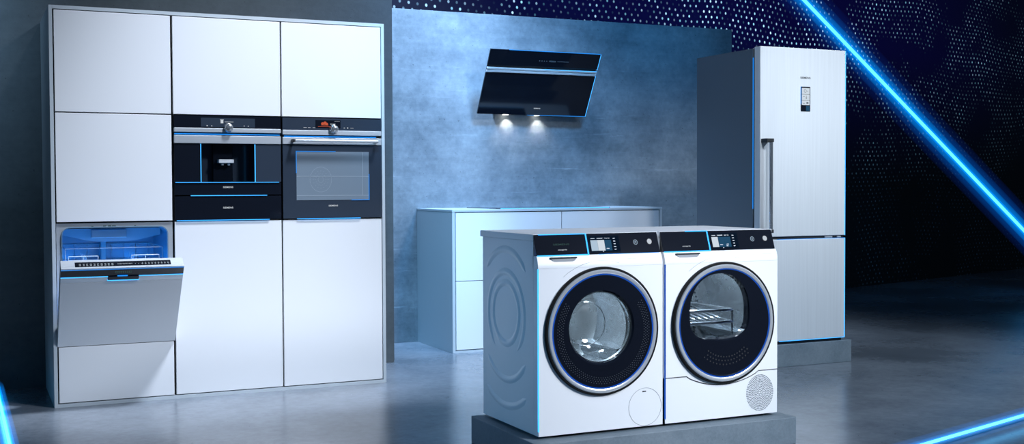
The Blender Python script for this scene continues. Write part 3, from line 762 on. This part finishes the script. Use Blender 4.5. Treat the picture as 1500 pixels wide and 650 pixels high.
for i in range(5):
    for k in range(NA): F.append((i*NA+k, i*NA+(k+1) % NA, (i+1)*NA+(k+1) % NA, (i+1)*NA+k))
m = MB(); m._add(V, F); m.build('dark_glass_ring', M['blackglass'], d, 12)
m = MB()
for i, rr_ in enumerate((.196, .204, .212, .220)):
    for j in range(110):
        a = 2*PI*(j+.5*(i % 2))/110
        if 35 < math.degrees(a) % 360 < 145: continue
        m.disc((CX+rr_*math.cos(a), CZ+rr_*math.sin(a)), .0019, YF-.0202, YF-.0190, 6)
m.build('dot_pattern', M['dot'], d)
MB().lathe([(.146, .003), (.140, .04), (.130, .085), (.108, .115), (.05, .128), (.0005, .130)], (BX, YF, BZ), 'y', 96).build('glass_bowl', M['glass'], d, 80)
MB().lathe([(.143, .006), (.1465, -.003), (.150, .004)], (BX, YF, BZ), 'y', 96).build('bowl_rim', M['chrome'], d)
MB().tube([(BX+.094*math.cos(2*PI*k/72), YF+.121, BZ+.094*math.sin(2*PI*k/72)) for k in range(72)], .0022, 8, closed=True).build('bowl_highlight', M['chrome'], d)  # chrome ring standing in for the highlight on the glass bowl's edge
lamp('drum_fill', 'POINT', (CX+.03, YF+.16, CZ+.17), None, 6.5, (.75, .9, 1), .02)  # added lamp to brighten the washer drum
# service flap: a shallow disc with a hairline gap and a coin slot
m = MB(); m.lathe([(.0805, -.0004), (.0815, -.0012), (.0825, -.0004)], (2.2285, YF, .2185), 'y', 64)
fl = m.build('service_flap', M['grey'], wm)
B(2.215, 2.233, YF-.0012, YF+.0005, .283, .2875).build('coin_slot', M['black'], fl)

td = thing('tumble_dryer', 'white tumble dryer with wide window and round vent grille, right of washer', 'tumble dryer', (2.63, -2.05, .122))
CX, CZ, R = 2.6345, .5605, .2665
machine(td, 2.3305, CX, CZ, R, True)
d = ring_door(td, CX, CZ, R)
def win(a):
    c, s = math.cos(a), math.sin(a); n = 2.15 if s >= 0 else 3.4
    aa, bb = .152, (.158 if s >= 0 else .125)
    t = (abs(c/aa)**n + abs(s/bb)**n)**(-1/n)
    return (CX-.034+t*c, CZ+.062+t*s)
NA = 120
V = []; F = []
levels = []
for k in range(NA):
    a = 2*PI*k/NA; levels.append(win(a))
m = MB(); rows = []
for t, y in ((0, YF+.012), (.05, YF-.014), (.09, YF-.0195), (.95, YF-.0197), (1, YF-.013)):
    for k in range(NA):
        px, pz = levels[k]; a = math.atan2(pz-CZ, px-CX); q = (CX+.2385*math.cos(a), CZ+.2385*math.sin(a))
        V.append((px+(q[0]-px)*t, y, pz+(q[1]-pz)*t))
for i in range(4):
    for k in range(NA): F.append((i*NA+k, i*NA+(k+1) % NA, (i+1)*NA+(k+1) % NA, (i+1)*NA+k))
m._add(V, F); m.build('dark_glass_ring', M['blackglass'], d, 12)
m = MB(); m._add([(p[0], YF-.004, p[1]) for p in levels] + [(CX-.034, YF-.008, CZ+.062)], [(k, (k+1) % NA, NA) for k in range(NA)])
m.build('window_pane', M['smoke'], d, 80)
m = MB()
for i in range(3):
    for j in range(15):
        a = math.radians(232+5.6*j + 2.8*(i % 2)); rr_ = .150+.017*i
        m.disc((CX+rr_*math.cos(a), CZ+rr_*math.sin(a)), .0034, YF-.0202, YF-.0190, 8)
m.build('dot_pattern', M['carcass'], d)
lamp('drum_fill', 'POINT', (CX+.02, YF+.17, CZ+.20), None, 7.5, (.75, .9, 1), .02)  # added lamp to brighten the dryer drum
# shoe rack standing in the dryer drum
rk = thing('drying_rack', 'chrome wire drying rack inside the dryer drum, behind the window', 'rack', (CX-.02, -2.05, .46))
ya, yb = YF+.13, YB-.10
m = MB()
for z in (.545, .60):
    m.tube([(CX-.20, ya, z), (CX+.14, ya, z), (CX+.14, yb, z), (CX-.20, yb, z)], .007, 8, closed=True)
m.build('frame', M['chrome'], rk)
m = MB()
for i in range(9): x = CX-.18+i*.036; m.tube([(x, ya, .548), (x+.0, yb, .603)], .005, 6)
m.build('slats', M['chrome'], rk)
for x in (CX-.20, CX+.14): MB().tube([(x, ya, .60), (x, ya, .385 if False else .43), (x, yb, .43), (x, yb, .60)], .005, 8).build('leg', M['chrome'], rk)
MB().tube([(CX-.19, ya, .60), (CX-.15, ya+.05, .70), (CX-.08, ya+.1, .735), (CX-.05, ya+.1, .70)], .011, 10).build('hook', M['chrome'], rk)

# ------------------------------------------------------------------ light tubes
def halo_volume(name, color, s):
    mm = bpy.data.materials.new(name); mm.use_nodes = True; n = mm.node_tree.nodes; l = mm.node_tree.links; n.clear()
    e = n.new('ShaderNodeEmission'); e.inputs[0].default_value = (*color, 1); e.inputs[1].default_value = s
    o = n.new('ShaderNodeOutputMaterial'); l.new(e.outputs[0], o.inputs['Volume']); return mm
def light_tube(label, a, b, r, core, halos, loc):
    t = thing('light_tube', label, 'light', loc)
    MB().tube([a, b], r, 16).build('glowing_core', core, t)
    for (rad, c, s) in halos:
        MB().tube([a, b], rad, 28).build('painted_halo', halo_volume('painted_halo', c, s), t)  # nested emitting volumes put in for the halo around the tube
    return t
a, b_ = Vector((6.4, 2.4, 3.335)), Vector((10.72, 2.4, .02))
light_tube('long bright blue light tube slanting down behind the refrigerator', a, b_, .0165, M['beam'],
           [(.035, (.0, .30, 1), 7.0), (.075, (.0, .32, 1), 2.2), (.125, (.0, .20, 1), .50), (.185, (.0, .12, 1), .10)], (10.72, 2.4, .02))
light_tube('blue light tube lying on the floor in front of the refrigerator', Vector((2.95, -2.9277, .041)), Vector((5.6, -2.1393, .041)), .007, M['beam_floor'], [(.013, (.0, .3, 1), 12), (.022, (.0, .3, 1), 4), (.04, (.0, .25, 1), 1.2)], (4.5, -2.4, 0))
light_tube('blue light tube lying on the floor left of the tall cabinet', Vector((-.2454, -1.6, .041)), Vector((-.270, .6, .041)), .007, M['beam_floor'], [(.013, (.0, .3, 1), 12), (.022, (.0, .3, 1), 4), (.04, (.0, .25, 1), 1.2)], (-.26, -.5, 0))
